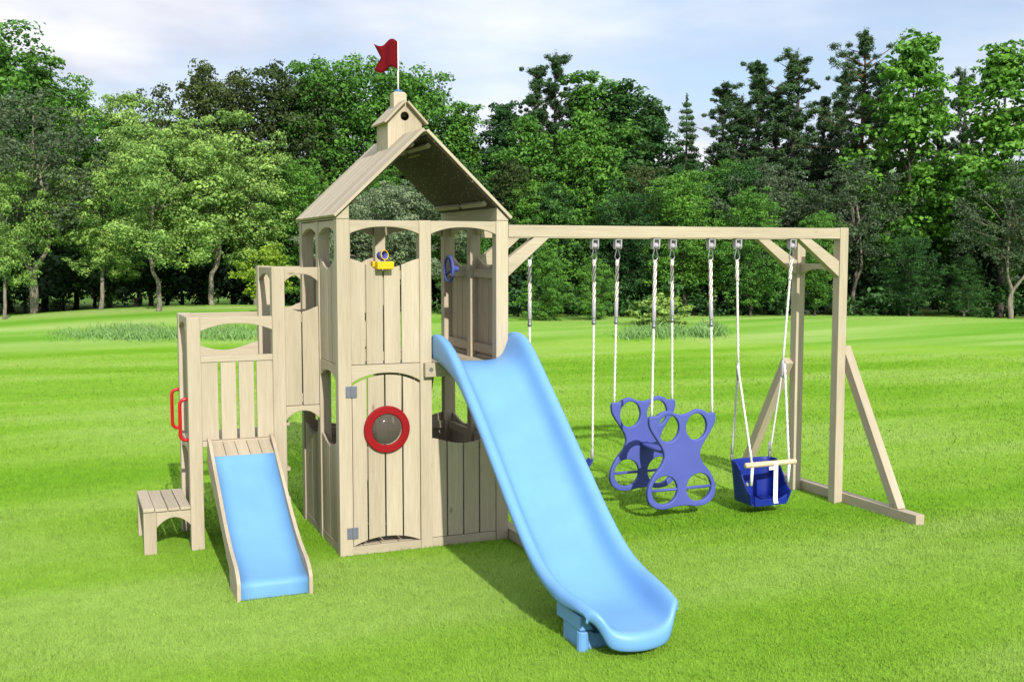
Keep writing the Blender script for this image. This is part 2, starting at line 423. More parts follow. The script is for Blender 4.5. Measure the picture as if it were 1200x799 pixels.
# toy telescope on the front panel
m = MB(); m.box(.285,.412,-.075,-.004,2.135,2.192); m.box(.268,.29,-.004,.06,2.150,2.192); m.box(.29,.40,.031,.055,2.14,2.192); TL = m.build('toy_telescope',YEL,PS,.006)
td = Vector((.42,-.9,.12)).normalized(); tcn = Vector((.346,.02,2.236)); m = MB()
q = Vector((0,0,1)).rotation_difference(td)
def circ(c,r,n=24): return [c+q@Vector((r*math.cos(6.2832*i/n),r*math.sin(6.2832*i/n),0)) for i in range(n)]
m.grid([circ(tcn-td*.028,.026),circ(tcn-td*.028,.029),circ(tcn+td*.03,.036),circ(tcn+td*.03,.033),circ(tcn-td*.028,.026)],True); m.build('eyepiece_tube',PERI,TL,0,True)
m = MB(); m.tube(circ(tcn+td*.031,.0345,28),.0035,8,True); m.build('rim',YEL,TL,0,True)
m = MB(); m.tube([(.346,.015,2.188),(.346,.018,2.206)],.014,10); m.build('swivel_stem',PERI,TL)

# ---- middle deck and toddler deck to the left
TY, TB = .602, 1.302; TX, MX = -1.002, -.365
post(TX,TX+.098,TY,TY+.088,0,1.775); post(TX,TX+.098,TB-.088,TB,0,1.775)
post(MX,MX+.098,TY,TY+.088,0,2.147); post(MX,MX+.098,TB-.088,TB,0,2.147)
FT = ((0,TY,0),(1,0,0),(0,1,0)); FTB = ((0,TB,0),(1,0,0),(0,-1,0)); FM = ((MX,0,0),(0,1,0),(1,0,0)); FTL = ((TX,0,0),(0,1,0),(1,0,0))
a, b = TX+.098, MX
for F in (FT,FTB): rail(F,a,b,1.771,1.665,1.72)
rail(FTL,TY+.088,TB-.088,1.771,1.665,1.72); rail(FM,TY+.088,TB-.088,2.143,2.03,2.09)
# toddler front panel: four boards between rails
m = MB(); w = (b-a)/4
for i in range(4):
    g0 = 0 if i==0 else .010; g1 = 0 if i==3 else .010
    pr(m,FT,[(a+w*i+g0,.835),(a+w*(i+1)-g1,.835),(a+w*(i+1)-g1,1.43),(a+w*i+g0,1.43)],.012,.032)
m.build('board_panel',WOOD,PS,.0035)
for z0,z1 in ((1.432,1.478),(.833-.043,.833)):
    m = MB(); pr(m,FT,[(a,z0),(b,z0),(b,z1),(a,z1)],-.004 if z0<1 else .004,.046,'u'); m.build('rail',WOOD,PS,.004)
m = MB(); p = [(a,1.40),(b,1.40)]+[(a+(b-a)*(1-i/16), 1.525-.062*math.sin(math.pi*i/16)**1.3) for i in range(17)]
pr(m,FTB,p,.006,.042,'u'); m.build('wavy_rail',WOOD,PS,.004)
m = MB()
for i in range(5):
    y_ = TY+.02+ .132*i; m.box(a-.09,b+.02,y_+ (.07 if i==0 else 0),y_+.126,.792,.812,'x')
m.build('toddler_deck',WOOD,PS,.003)
m = MB(); dv = Vector((0,-.215,-.075)).normalized(); dn = Vector((1,0,0)).cross(dv)
for i in range(5):
    x_ = -.846+.0886*i; m.prism([(0,0),(.085,0),(.085,.235),(0,.235)],(x_,TY+.012,.822),(1,0,0),dv,dn,-.010,.010)
m.build('slide_entry_boards',WOOD,PS,.003)
m = MB(); pr(m,FTL,arch_poly(TY+.088,TB-.088,.788,.70,.745),.006,.042,'u'); m.build('arched_rail',WOOD,PS,.004)
# red grab handles
for yy,zc in ((TY+.045,1.0),(TB-.045,1.005)):
    m = MB(); x0 = TX
    pts = [(x0+.01,yy,zc+.155)]
    for i in range(7):
        t = R(90)*i/6; pts.append((x0-.018-.04*math.sin(t),yy,zc+.115+.04*math.cos(t)))
    for i in range(7):
        t = R(90)*i/6; pts.append((x0-.018-.04*math.cos(t),yy,zc-.115-.04*math.sin(t)))
    pts.append((x0+.01,yy,zc-.155)); m.tube(pts,.0135,12); m.build('grab_handle',CRIM,PS,smooth=True)
# step
FS = ((0,TY,0),(1,0,0),(0,1,0))
ST = MB()
for i,(xa,xb) in enumerate(((-1.262,-1.172),(-1.166,-1.084),(-1.078,-1.004))): ST.box(xa,xb,TY-.012,TB-.02,.325,.347,'y')
ST = ST.build('step',WOOD,PS,.004)
m = MB(); m.box(-1.346,-1.266,TY-.018,TB-.02,.328,.356,'y'); m.build('edge_board',WOOD,ST,.005)
for yy in (TY-.004,TB-.09):
    m = MB(); m.box(-1.344,-1.252,yy,yy+.085,0,.324,'z'); m.build('leg',WOOD,ST,.004)
for F in (FS,((0,TB-.01,0),(1,0,0),(0,-1,0))):
    m = MB(); pr(m,F,arch_poly(-1.251,-1.003,.322,.20,.272,16,2.),.004,.04,'u'); m.build('apron',WOOD,ST,.003)
# middle deck
a, b = MX+.098, -.004
for F in (FT,FTB): rail(F,a,b,2.143,2.03,2.09)
for F in (FT,FTB):
    boards(F,a,b,1.068,wave(1.84,.04),n=2,gap=.010); rail(F,a,b,1.064,.955,1.025)
m = MB()
for i in range(3): m.box(MX+.01,-.004,TY+.05+.2*i,TY+.05+.2*i+.194,1.045,1.067,'x')
m.build('middle_deck',WOOD,PS,.003)
for z in (.33,.57,.93):
    m = MB(); m.box(MX+.004,MX+.14,TY+.09,TB-.09,z-.03,z,'y'); m.build('ladder_tread',WOOD,PS,.004)

# toddler slide: wooden sides, blue bed
prof = [(.60,.74,.862),(.505,.70,.832),(.30,.60,.700),(.12,.485,.592),(-.10,.36,.455),(-.30,.24,.345),(-.45,.165,.278),(-.57,.12,.238),(-.68,.085,.205),(-.745,.07,.165),(-.782,.04,.128),(-.787,0,.10)]
for x0,nm in ((-.872,1),(-.402,2)):
    top = catmull([(y,zt) for y,zb,zt in prof],4,False); bot = catmull([(y,max(0,zb-.04)) for y,zb,zt in prof],4,False)
    bot = [(y, max(-.002, z-.06*max(0,min(1,(y+.2)/.6)) if y>-.2 else (0 if y<-.45 else z))) for y,z in bot]
    m = MB(); m.prism(top+bot[::-1],(x0,0,0),(0,1,0),(0,0,1),(1,0,0),0,.024,'u')
    if nm==1: TSL = m.build('toddler_slide',WOOD,PS,.003)
    else: m.build('side_board',WOOD,TSL,.003)
bed = catmull([(.405,.752),(.36,.722),(.30,.672),(.12,.545),(-.10,.40),(-.30,.282),(-.45,.205),(-.57,.155),(-.66,.128),(-.725,.112),(-.752,.092),(-.757,.05),(-.757,.002)],5,False)
m = MB(); m.grid([[Vector((x,y,z)) for x in (-.847,-.73,-.63,-.53,-.403)] for y,z in bed]); m.build('slide_bed',BLUE2,TSL,0,True,.008)

# ---- the big slide
cxs = 1.08
path = [ # y, rim z, bed z, outer flange drop, half width
 (.13,1.585,1.40,.12,.33),(.06,1.628,1.418,.17,.34),(-.06,1.638,1.430,.19,.345),(-.20,1.612,1.420,.18,.345),(-.34,1.54,1.37,.15,.34),(-.50,1.43,1.255,.10,.335),(-.70,1.28,1.10,.075,.332),
 (-1.0,1.045,.858,.06,.33),(-1.30,.805,.618,.058,.33),(-1.60,.568,.385,.058,.33),(-1.84,.412,.243,.06,.33),(-2.04,.338,.168,.065,.33),(-2.20,.310,.145,.075,.328),(-2.30,.298,.140,.07,.318),(-2.38,.288,.140,.055,.306),(-2.42,.270,.142,.04,.294)]
P4 = catmull([tuple(p[:3]) for p in path],4,False); Q4 = catmull([(p[3],p[4],0) for p in path],4,False)
rows = []
def section(y,zr,zb,dr,hw):
    h = zr-zb; S = []
    half = [(hw,zr-dr),(hw+.004,zr-dr*.6),(hw+.003,zr-.028),(hw-.006,zr-.008),(hw-.022,zr),(hw-.045,zr-.006),(hw-.064,zr-.028),(hw-.078,zr-h*.35),(hw-.098,zr-h*.62),(hw-.128,zr-h*.84),(hw-.17,zr-h*.96),(hw-.235,zb),(0,zb-.002)]
    left = [(cxs-u,z) for u,z in half]; right = [(cxs+u,z) for u,z in half[:-1]][::-1]
    return left+right
NN = len(P4)
for i,(p,qv) in enumerate(zip(P4,Q4)):
    sec = section(p[0],p[1],p[2],qv[0],qv[1]); t = i/(NN-1)
    k = max(0,(t-.80)/.20)**2
    kt = max(0,(.14-t)/.14)
    rows.append([Vector((x, p[0]-.20*k*max(0,1-abs((x-cxs)/.33)**2.4)**.8-(.10*kt*(1-min(1,abs(x-cxs)/.30)**3)), z)) for x,z in sec])
# rolled lip at the exit
last = rows[-1]
for dy,dz,sx in ((-.018,-.006,.995),(-.030,-.025,.99),(-.034,-.05,.985),(-.030,-.095,.98),(-.014,-.125,.97)):
    rows.append([Vector((cxs+(v.x-cxs)*sx, v.y+dy, max(.045+.04*abs((v.x-cxs)/.33)**2, v.z+dz*(.15+.85*min(1,max(0,.33-abs(v.x-cxs))/.13))))) for v in last])
m = MB(); m.grid(rows); SL = m.build('blue_slide',BLUE,PS,0,True,.012,1)
m = MB()
def foot(w0,z0,z1,ya,yb,zm):
    m.prism([(-w0,z0),(w0,z0),(w0,z1),(w0-.04,z1),(w0-.09,zm),(-w0+.09,zm),(-w0+.04,z1),(-w0,z1)],(cxs,0,0),(1,0,0),(0,0,1),(0,1,0),ya,yb)
foot(.272,-.005,.115,-2.40,-2.16,.085); 
for s_ in (-1,1): m.prism([(s_*.20,.118),(s_*.288,.118),(s_*.288,.203),(s_*.25,.203)],(cxs,0,0),(1,0,0),(0,0,1),(0,1,0),-2.42,-2.10)
for s_ in (-1,1): m.tube([(cxs+s_*.262,-2.40,-.005),(cxs+s_*.262,-2.40,.113)],.034,14)
m.build('slide_foot',BLUE,SL,.006,False)

# ---- swing frame
def bm_(name,*a,**k):
    m = MB(); m.box(*a,**k); return m.build(name,WOOD,PS,.004)
bm_('swing_beam',1.353,4.529,0.001,.088,2.377,2.470); bm_('swing_beam',1.353,4.529,.602,.688,2.377,2.470)
post(4.531,4.62,0,.09,0,2.475); post(4.531,4.62,.600,.690,0,2.475)
bm_('sill',4.623,4.712,-.92,1.60,0,.088); bm_('sill',1.353,1.442,-.92,1.60,0,.088)
m = MB(); m.prism(arch_poly(.092,.598,2.152,2.05,2.105),(4.56,0,0),(0,1,0),(0,0,1),(1,0,0),0,.035,'u'); m.build('arched_tie',WOOD,PS,.003)
m = MB(); m.box(4.552,4.60,.092,.20,2.385,2.46); m.build('corner_bracket',GREY,PS,.004)
def kbrace(y,x0,z0,x1,z1):
    s_ = 1 if x1>x0 else -1; w_ = .12
    # x0,z0 on the beam underside; x1,z1 on the post face
    m = MB(); poly = [(x0-s_*w_*.62,z0),(x0+s_*w_*.45,z0),(x1,z1+w_*.55),(x1,z1-w_*.62)]
    m.prism(poly,(0,y,0),(1,0,0),(0,0,1),(0,1,0),.006,.082,'u'); return m.build('knee_brace',WOOD,PS,.004)
for y in (0,.600):
    kbrace(y,4.165,2.375,4.529,2.115); kbrace(y,1.63,2.375,1.353,2.145)
def abrace(ya,za,yb,zb,x=4.668):
    m = MB(); m.beam((x,ya,za),(x,yb,zb),.088,.084,(0,0,1)); return m.build('leg_brace',WOOD,PS,.004)
abrace(.085,1.40,-.665,.075); abrace(.66,1.24,1.355,.04,4.486)

# ------------------------------------------------------------------ swings
def rope(parent,p0,p1,r=.0105,mat=None,name='rope'):
    m = MB(); p0,p1 = Vector(p0),Vector(p1); n_ = 8
    m.tube([p0.lerp(p1,i/n_) for i in range(n_+1)],r,8); return m.build(name,mat or ROPE,parent,0,True)
def hanger(parent,x,y,zt=2.376):
    m = MB()
    m.box(x-.034,x+.034,y-.028,y+.028,zt-.014,zt-.001)
    for s_ in (-1,1): m.prism([(-.026,0),(.026,0),(.026,-.055),(.012,-.078),(-.012,-.078),(-.026,-.055)],(x+s_*.027,y,zt-.014),(0,1,0),(0,0,1),(1,0,0),-.006,.006)
    h = m.build('hanger',GREY,parent,.003)
    m = MB(); m.lathe([(.006,-.026),(.02,-.018),(.027,0),(.02,.018),(.006,.026)],(x,y-.004,zt-.062),(0,1,0),16); m.build('bearing',WHITE if False else GREY,h,0,True)
    m = MB(); pts = catmull([(x-.006,y,zt-.088),(x-.018,y,zt-.13),(x-.024,y,zt-.165),(x,y,zt-.185),(x+.024,y,zt-.165),(x+.018,y,zt-.13),(x+.006,y,zt-.088)],4)
    m.tube(pts,.0052,6,True); m.build('carabiner',STEEL,h,0,True)
    return h
def hang_rope(parent,x,y,x2,y2,z2,z_adj=1.64):
    """flecked adjustable upper length, grey sleeve, knot, then the plain rope down to (x2,y2,z2)"""
    t = lambda z: (x+(x2-x)*(2.19-z)/(2.19-z2), y+(y2-y)*(2.19-z)/(2.19-z2), z)
    rp = rope(parent,t(z_adj+.0),(x2,y2,z2))
    rope(rp,t(2.195),t(z_adj+.09),.0165,ROPED,'flecked_length')
    m = MB(); m.tube([t(z_adj+.20),t(z_adj+.19),t(z_adj+.055),t(z_adj+.045)],[.009,.017,.017,.010],10); m.build('adjuster_sleeve',GREY,rp,0,True)
    m = MB(); m.lathe([(.008,-.03),(.018,-.018),(.020,0),(.012,.010),(.018,.02),(.008,.032)],t(z_adj+.015),n=10); m.build('knot',STEEL,rp,0,True)
    return rp
# glider
GX, GY0, GY1 = 2.955, .045, .645
GL = empty('glider_swing',(GX,.345,0),label='violet blue two seat glider swing with ring cut-out end plates hanging from ropes',cat='glider swing')
def gpar(o): o.parent = GL; return o
half = [(0,.886),(.075,.900),(.144,.925),(.205,.910),(.240,.888),(.268,.884),(.308,.886),(.314,.850),(.304,.80),(.267,.740),(.218,.672),(.178,.606),(.165,.54),(.196,.468),(.262,.392),(.310,.312),(.325,.235),(.306,.166),(.243,.120),(.156,.108),(.07,.122),(0,.126)]
out = half + [(-x,z) for x,z in half[1:-1]][::-1]
out = catmull(out,3)
for dy,zo,xo in ((GY0-.345,0,0),(GY1-.345,.04,-.035)):
    gp = flat_curve('end_plate',[out,ell(.136,.785,.113,.124),ell(-.136,.785,.113,.124),ell(.168,.262,.134,.131),ell(-.168,.262,.134,.131)],.04,.010,PERI,GL,
        Matrix.Translation((xo,dy,zo))@Matrix.Rotation(R(90),4,'X'))
    m = MB(); m.tube([(xo-.29,dy,.262+zo),(xo+.29,dy,.262+zo)],.0125,10); m.build('foot_bar',PERI,gp,0,True)
m = MB(); rows = []
for i in range(13):
    t = i/12; y = -.285+.57*t
    hw_ = .034+.034*math.sin(math.pi*t)**.8; zc = .545+.012*t
    rows.append([Vector((-.035*t+hw_*math.copysign(abs(math.cos(a))**.7,math.cos(a)),y,zc+(.018 if math.sin(a)>0 else .026)*math.copysign(abs(math.sin(a))**.7,math.sin(a)))) for a in [6.2832*j/16 for j in range(16)]])
m.grid(rows,True); m.build('seat_beam',PERI,GL,0,True)
for xh,yh,xr,zr in ((2.680,.045,2.662,.875),(3.215,.045,3.254,.875),(2.648,.645,2.627,.915),(3.200,.645,3.218,.915)):
    h = hanger(GL,xh-GX,yh-.345); hang_rope(GL,xh-GX,yh-.345,xr-GX,yh-.345,zr)
# belt swing
BX = 2.115
BS = empty('belt_swing',(BX,.645,0),label='royal blue belt swing hanging half hidden behind the big blue slide',cat='swing')
m = MB(); rows = []
for i in range(17):
    t = -1+2*i/16; x = .305*t*(1-.06*abs(t)); z = .275+.17*abs(t)**2.4; hwd = .075-.03*abs(t)**5
    rows.append([Vector((x,hwd*s_,z+.012*s_*s_)) for s_ in (-1,-.6,0,.6,1)])
m.grid(rows); m.build('belt_seat',NAVY,BS,.003,True,.012)
for s_,xh in ((-1,1.811),(1,2.423)):
    hanger(BS,xh-BX,0); rp = hang_rope(BS,xh-BX,0,s_*.30,0,.50)
    m = MB(); m.tube([(s_*.30,0,.55),(s_*.30,0,.50),(s_*.296,0,.44)],[.010,.015,.012],8); m.build('end_clip',GREY,BS,0,True)
# infant swing
IX = 3.742; IY = .03
IS = empty('infant_swing',(IX,IY,0),label='dark blue infant bucket swing with wooden safety bar and white strap',cat='infant swing')
ap = []; N_ = 40
def Upath(t):   # t 0..1 from the front left round the back to the front right
    a = math.pi*(1.0+.0)-0
    w_, d_ = .212, .19
    if t<.28: return (-w_, -.17+ (t/.28)*.24, t/.28)
    if t>.72: return (w_, -.17+((1-t)/.28)*.24, (1-t)/.28)
    ang = math.pi*(1-(t-.28)/.44); return (w_*math.copysign(abs(math.cos(ang))**.5,math.cos(ang)), .07+.10*math.sin(ang)**.55, 1)
m = MB(); rows = []
for k in range(8):
    f = k/7; row = []
    for i in range(N_+1):
        t = i/N_; x,y,q_ = Upath(t)
        sm = q_*q_*(3-2*q_) if q_<1 else 1
        hh = .13+.305*sm
        hh = min(hh,.435); tap = .86+.14*f; 
        row.append(Vector((x*tap,(y+.02)*tap-.02,.096+hh*.80*f)))
    rows.append(row)
m.grid(rows)
bt = rows[0]; c0 = Vector((0,-.02,.085))
m.add([c0]+list(bt),[[0,i+1,i+2] for i in range(N_)]+[[0,N_+1,1]])
BK = m.build('bucket_seat',NAVY,IS,.004,True,.014)
m = MB(); m.prism([(-.162,.086),(.162,.086),(.168,.172),(.10,.142),(-.10,.142),(-.168,.172)],(0,-.166,0),(1,0,0),(0,0,1),(0,1,0),-.008,.008); m.build('front_lip',NAVY,BK,.004)
zb = .448; yb = -.155
m = MB(); m.tube([(-.262,yb,zb),(-.255,yb,zb),(.255,yb,zb),(.262,yb,zb)],[.018,.024,.024,.018],14); m.build('safety_bar',WOODL,IS,0,True)
m = MB(); m.beam((.035,yb-.028,zb+.01),(.035,yb-.028,.125),.044,.006,(1,0,0)); m.beam((.035,yb-.028,.128),(.06,yb-.012,.09),.044,.006,(1,0,0)); m.beam((-.035,yb-.028,zb-.035),(.02,yb-.028,zb-.035),.03,.006,(0,0,1)); m.build('crotch_strap',WHITE,IS,.002)
for s_,xh in ((-1,3.480-IX),(1,4.043-IX)):
    hy = .045-IY; hanger(IS,xh,hy)
    xr = s_*.232; top = Vector((xr*1.0,hy-.0,1.29))
    rp = rope(IS,(xh,hy,2.195),top)
    rope(rp,(xh,hy,2.195),Vector((xh,hy,2.195)).lerp(top,.2),.0155,ROPED,'flecked_length')
    m = MB(); m.tube([top+Vector((0,0,.03)),top,top-Vector((0,0,.10)),top-Vector((0,0,.13))],[.009,.016,.016,.008],10); m.build('splitter_clip',GREY,rp,0,True)
    r1 = rope(IS,top-Vector((0,0,.06)),(s_*.2,.13,.50),.0105)
    m = MB(); m.tube([(s_*.199,.135,.58),(s_*.199,.14,.43)],.012,8); m.build('rope_clip',GREY,r1,0,True)
    r2 = rope(IS,top+Vector((s_*.012,-.01,.0)),(s_*.19,yb,zb),.0105)
    m = MB(); m.tube([(s_*.19,yb-.004,zb-.02),(s_*.19,yb+.01,.27)],[.013,.014],8); m.build('rope_clip',WHITE,r2,0,True)
    m = MB(); m.lathe([(.02,0),(.016,.012)],(s_*.198,yb+.05,.27),(s_,0,0),10); m.build('strap_button',GREY,BK,0,True)

# ------------------------------------------------------------------ ground
def hills(x, y):
    """gentle golf-course swells, zero under the playset"""
    g = lambda px, D, sx, sy, h: h*np.exp(-(((x-spot(px,D)[0])/sx)**2 + ((y-spot(px,D)[1])/sy)**2))
    r = np.hypot(x-1.5, y-0)
    k = np.clip((r-11)/9, 0, 1); k = k*k*(3-2*k)
    z = g(255,35,6.5,4.2,.50)+g(40,34,6,4.5,.12)+g(500,33,5,4,.18)+g(860,33,6,5,.22)+g(1130,32,5,4,.24)
    return z*k
xs = np.unique(np.concatenate([np.linspace(-220,-26,14),np.linspace(-26,40,133),np.linspace(40,220,14)]))
ys = np.unique(np.concatenate([np.linspace(-60,-14,6),np.linspace(-14,50,129),np.linspace(50,320,16)]))
X,Y = np.meshgrid(xs,ys); Z = hills(X,Y)
vv = np.stack([X.ravel(),Y.ravel(),Z.ravel()],1); nx = len(xs); ny = len(ys)
ff = [(j*nx+i,j*nx+i+1,(j+1)*nx+i+1,(j+1)*nx+i) for j in range(ny-1) for i in range(nx-1)]
me = bpy.data.meshes.new('ground'); me.from_pydata(vv.tolist(),[],ff); me.polygons.foreach_set('use_smooth',[True]*len(ff))

def grass_colour(N):
    g = N.n('ShaderNodeNewGeometry')
    pos = g.outputs['Position']
    mp = N.n('ShaderNodeMapping'); mp.inputs['Rotation'].default_value = (0,0,R(28)); mp.inputs['Scale'].default_value = (.10,.42,.0); N.l(pos, mp.inputs[0])
    n1 = N.n('ShaderNodeTexNoise', i_Scale=1.1, i_Detail=3.5, i_Roughness=.5); N.l(mp.outputs[0], n1.inputs[0])
    r1 = N.ramp(n1.outputs[0], [(.40,GR[0]),(.50,GR[1]),(.60,GR[2])])
    n2 = N.n('ShaderNodeTexNoise', i_Scale=5.5, i_Detail=5., i_Roughness=.65); N.l(pos, n2.inputs[0])
    r2 = N.ramp(n2.outputs[0], [(.3,(.88,.90,.84)),(.7,(1.10,1.08,1.12))])
    c = N.mix(1., r1.outputs[0], r2.outputs[0], 'MULTIPLY')
    # far fairway: yellower bands beyond the lawn
    vt = N.n('ShaderNodeVectorMath', operation='DISTANCE'); vt.inputs[1].default_value = CAM; N.l(pos, vt.inputs[0])
    n3 = N.n('ShaderNodeTexNoise', i_Scale=.22, i_Detail=4.); N.l(pos, n3.inputs[0])
    ad = N.n('ShaderNodeMath', operation='MULTIPLY_ADD'); ad.inputs[1].default_value = 7.; N.l(n3.outputs[0], ad.inputs[0]); N.l(vt.outputs['Value'], ad.inputs[2])
    mr = N.n('ShaderNodeMapRange'); mr.inputs['From Min'].default_value = 30.; mr.inputs['From Max'].default_value = 31.6; N.l(ad.outputs[0], mr.inputs[0])
    mp4 = N.n('ShaderNodeMapping'); mp4.inputs['Rotation'].default_value=(0,0,R(-22)); mp4.inputs['Scale'].default_value = (.06,.55,0); N.l(pos, mp4.inputs[0])
    n4 = N.n('ShaderNodeTexNoise', i_Scale=1., i_Detail=4.); N.l(mp4.outputs[0], n4.inputs[0])
    r4 = N.ramp(n4.outputs[0], [(.36,(.135,.32,.028)),(.5,(.215,.385,.065)),(.64,(.30,.43,.12))])
    c = N.mix(mr.outputs[0], c, r4.outputs[0])
    return c, n2.outputs[0], pos
GR = [(.152,.332,.019),(.210,.388,.038),(.258,.416,.074)]
N = NT('lawn_soil_and_turf'); c,_,pos = grass_colour(N)
nf = N.n('ShaderNodeTexNoise', i_Scale=55., i_Detail=4., i_Roughness=.7); N.l(pos, nf.inputs[0])
rf = N.ramp(nf.outputs[0], [(.32,(.80,.83,.72)),(.68,(1.16,1.13,1.15))])
c = N.mix(.85, c, rf.outputs[0], 'MULTIPLY')
N.l(c, N.b.inputs['Base Color']); N.b.inputs['Roughness'].default_value = .95; N.b.inputs['Specular IOR Level'].default_value = .05
N.bump(nf.outputs[0], .8, .03)
GROUND = link('ground', me, None, N.m); tag(GROUND, 'bright green mown lawn rolling back to low mounds before the wood', 'lawn', kind='structure')

# near turf: real blades, thinning with distance
N = NT('grass_blade'); c,_,_ = grass_colour(N)
at = N.n('ShaderNodeAttribute', attribute_name='tint'); 
rt = N.ramp(at.outputs['Fac'], [(0.,(.86,.89,.75)),(1.,(1.18,1.13,1.25))])
c = N.mix(1., c, rt.outputs[0], 'MULTIPLY'); N.l(c, N.b.inputs['Base Color']); N.b.inputs['Roughness'].default_value = .7; N.b.inputs['Specular IOR Level'].default_value = .12
g = N.n('ShaderNodeNewGeometry'); vm = N.n('ShaderNodeVectorMath', operation='MULTIPLY_ADD'); vm.inputs[1].default_value = (.45,.45,.45); vm.inputs[2].default_value = (0,0,.8); N.l(g.outputs['Normal'], vm.inputs[0])
vn = N.n('ShaderNodeVectorMath', operation='NORMALIZE'); N.l(vm.outputs[0], vn.inputs[0]); N.l(vn.outputs[0], N.b.inputs['Normal'])
tr = N.n('ShaderNodeBsdfTranslucent'); N.l(c, tr.inputs[0]); ms = N.n('ShaderNodeMixShader'); ms.inputs[0].default_value = .2
N.l(N.b.outputs[0], ms.inputs[1]); N.l(tr.outputs[0], ms.inputs[2]); N.l(ms.outputs[0], N.out.inputs[0])
def blades(n, dmin, dmax, power, hmin, hmax, wid):
    u = rng.random(n); d = (dmin**(1-power)+(dmax**(1-power)-dmin**(1-power))*u)**(1/(1-power)) if power!=1 else dmin*(dmax/dmin)**u
    s = (rng.random(n)*2-1)*.60*d
    x = CAM.x+math.sin(YAW)*d+math.cos(YAW)*s; y = CAM.y+math.cos(YAW)*d-math.sin(YAW)*s
    ins = (x>.02)&(x<1.33)&(y>.03)&(y<1.29)
    x,y,d = x[~ins],y[~ins],d[~ins]; n = len(x); z = hills(x,y)
    k = np.clip(d/9,.8,2.2)
    patch = .5+.5*np.sin(x*2.1+1.3*np.sin(y*1.7))*np.sin(y*2.6+1.1*np.sin(x*1.3))
    h = (hmin+(hmax-hmin)*rng.random(n))*(.75+.4*patch)*np.clip(k,.9,1.4); w = wid*k*(.7+.6*rng.random(n))
    a = rng.random(n)*6.283; lean = h*(.25+.7*rng.random(n)); b = rng.random(n)*6.283
    dx,dy = np.cos(a)*w,np.sin(a)*w
    lx,ly = np.cos(b)*lean,np.sin(b)*lean
    V = np.empty((n,5,3),np.float32)
    V[:,0] = np.stack([x-dx,y-dy,z-.004],1); V[:,1] = np.stack([x+dx,y+dy,z-.004],1)
    V[:,2] = np.stack([x+dx*.75+lx*.4,y+dy*.75+ly*.4,z+h*.62],1); V[:,3] = np.stack([x-dx*.75+lx*.4,y-dy*.75+ly*.4,z+h*.62],1)
    V[:,4] = np.stack([x+lx,y+ly,z+h],1)
    return V.reshape(-1,3)
V = np.concatenate([blades(260000,4.4,9.5,0.4,.014,.029,.0020), blades(190000,8.5,24,1.2,.013,.027,.0024)])
n = len(V)//5; base = np.arange(n)*5
quads = np.stack([base,base+1,base+2,base+3],1); tris = np.stack([base+3,base+2,base+4],1)
def fast_mesh(name, V, polys, sizes):
    me = bpy.data.meshes.new(name); me.vertices.add(len(V)); me.vertices.foreach_set('co', np.ascontiguousarray(V,dtype=np.float32).ravel())
    me.loops.add(len(polys)); me.loops.foreach_set('vertex_index', polys.astype(np.int32))
    me.polygons.add(len(sizes)); st = np.concatenate([[0],np.cumsum(sizes)[:-1]]).astype(np.int32)
    me.polygons.foreach_set('loop_start', st); me.update(calc_edges=True); return me
loops = np.concatenate([quads,tris],1).ravel(); sizes = np.tile([4,3],n)
me = fast_mesh('grass_blades', V, loops, sizes)
at = me.attributes.new('tint','FLOAT','POINT'); at.data.foreach_set('value', np.repeat(rng.random(n),5).astype(np.float32))
tag(link('grass_blades', me, None, N.m), 'short blades of mown grass covering the near lawn', 'grass', kind='stuff')

# ------------------------------------------------------------------ foliage
def leaf_mat(name, dark, light, trans=.28, hue=0.):
    N = NT(name); at = N.n('ShaderNodeAttribute', attribute_name='tint'); oi = N.n('ShaderNodeObjectInfo')
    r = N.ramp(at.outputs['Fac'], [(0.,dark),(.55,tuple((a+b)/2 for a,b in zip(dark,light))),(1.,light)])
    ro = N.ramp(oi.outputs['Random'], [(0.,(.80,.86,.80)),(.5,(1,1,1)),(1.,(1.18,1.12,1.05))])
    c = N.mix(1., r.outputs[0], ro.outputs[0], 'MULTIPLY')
    N.l(c, N.b.inputs['Base Color']); N.b.inputs['Roughness'].default_value = .55; N.b.inputs['Specular IOR Level'].default_value = .25
    tr = N.n('ShaderNodeBsdfTranslucent'); N.l(c, tr.inputs[0]); ms = N.n('ShaderNodeMixShader'); ms.inputs[0].default_value = trans
    N.l(N.b.outputs[0], ms.inputs[1]); N.l(tr.outputs[0], ms.inputs[2]); N.l(ms.outputs[0], N.out.inputs[0])
    return N.m
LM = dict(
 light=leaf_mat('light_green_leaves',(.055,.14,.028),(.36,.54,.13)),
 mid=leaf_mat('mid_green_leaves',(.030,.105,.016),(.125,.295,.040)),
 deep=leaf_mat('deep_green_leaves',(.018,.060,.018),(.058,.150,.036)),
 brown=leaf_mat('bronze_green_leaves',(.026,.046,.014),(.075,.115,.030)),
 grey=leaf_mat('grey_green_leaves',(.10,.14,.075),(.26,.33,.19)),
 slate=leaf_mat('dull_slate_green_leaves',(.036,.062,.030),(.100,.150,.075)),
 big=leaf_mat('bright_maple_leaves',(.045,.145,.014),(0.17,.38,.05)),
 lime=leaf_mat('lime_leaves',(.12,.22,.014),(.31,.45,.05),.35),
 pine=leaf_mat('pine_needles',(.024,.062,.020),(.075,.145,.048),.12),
 thick=leaf_mat('shade_darkened_thicket_leaves',(.010,.028,.012),(.032,.075,.028),.15),  # darkened leaf colour carries the shade beneath the crowns
 reed=leaf_mat('green_rough_grass',(.15,.30,.07),(.27,.44,.16),.3))
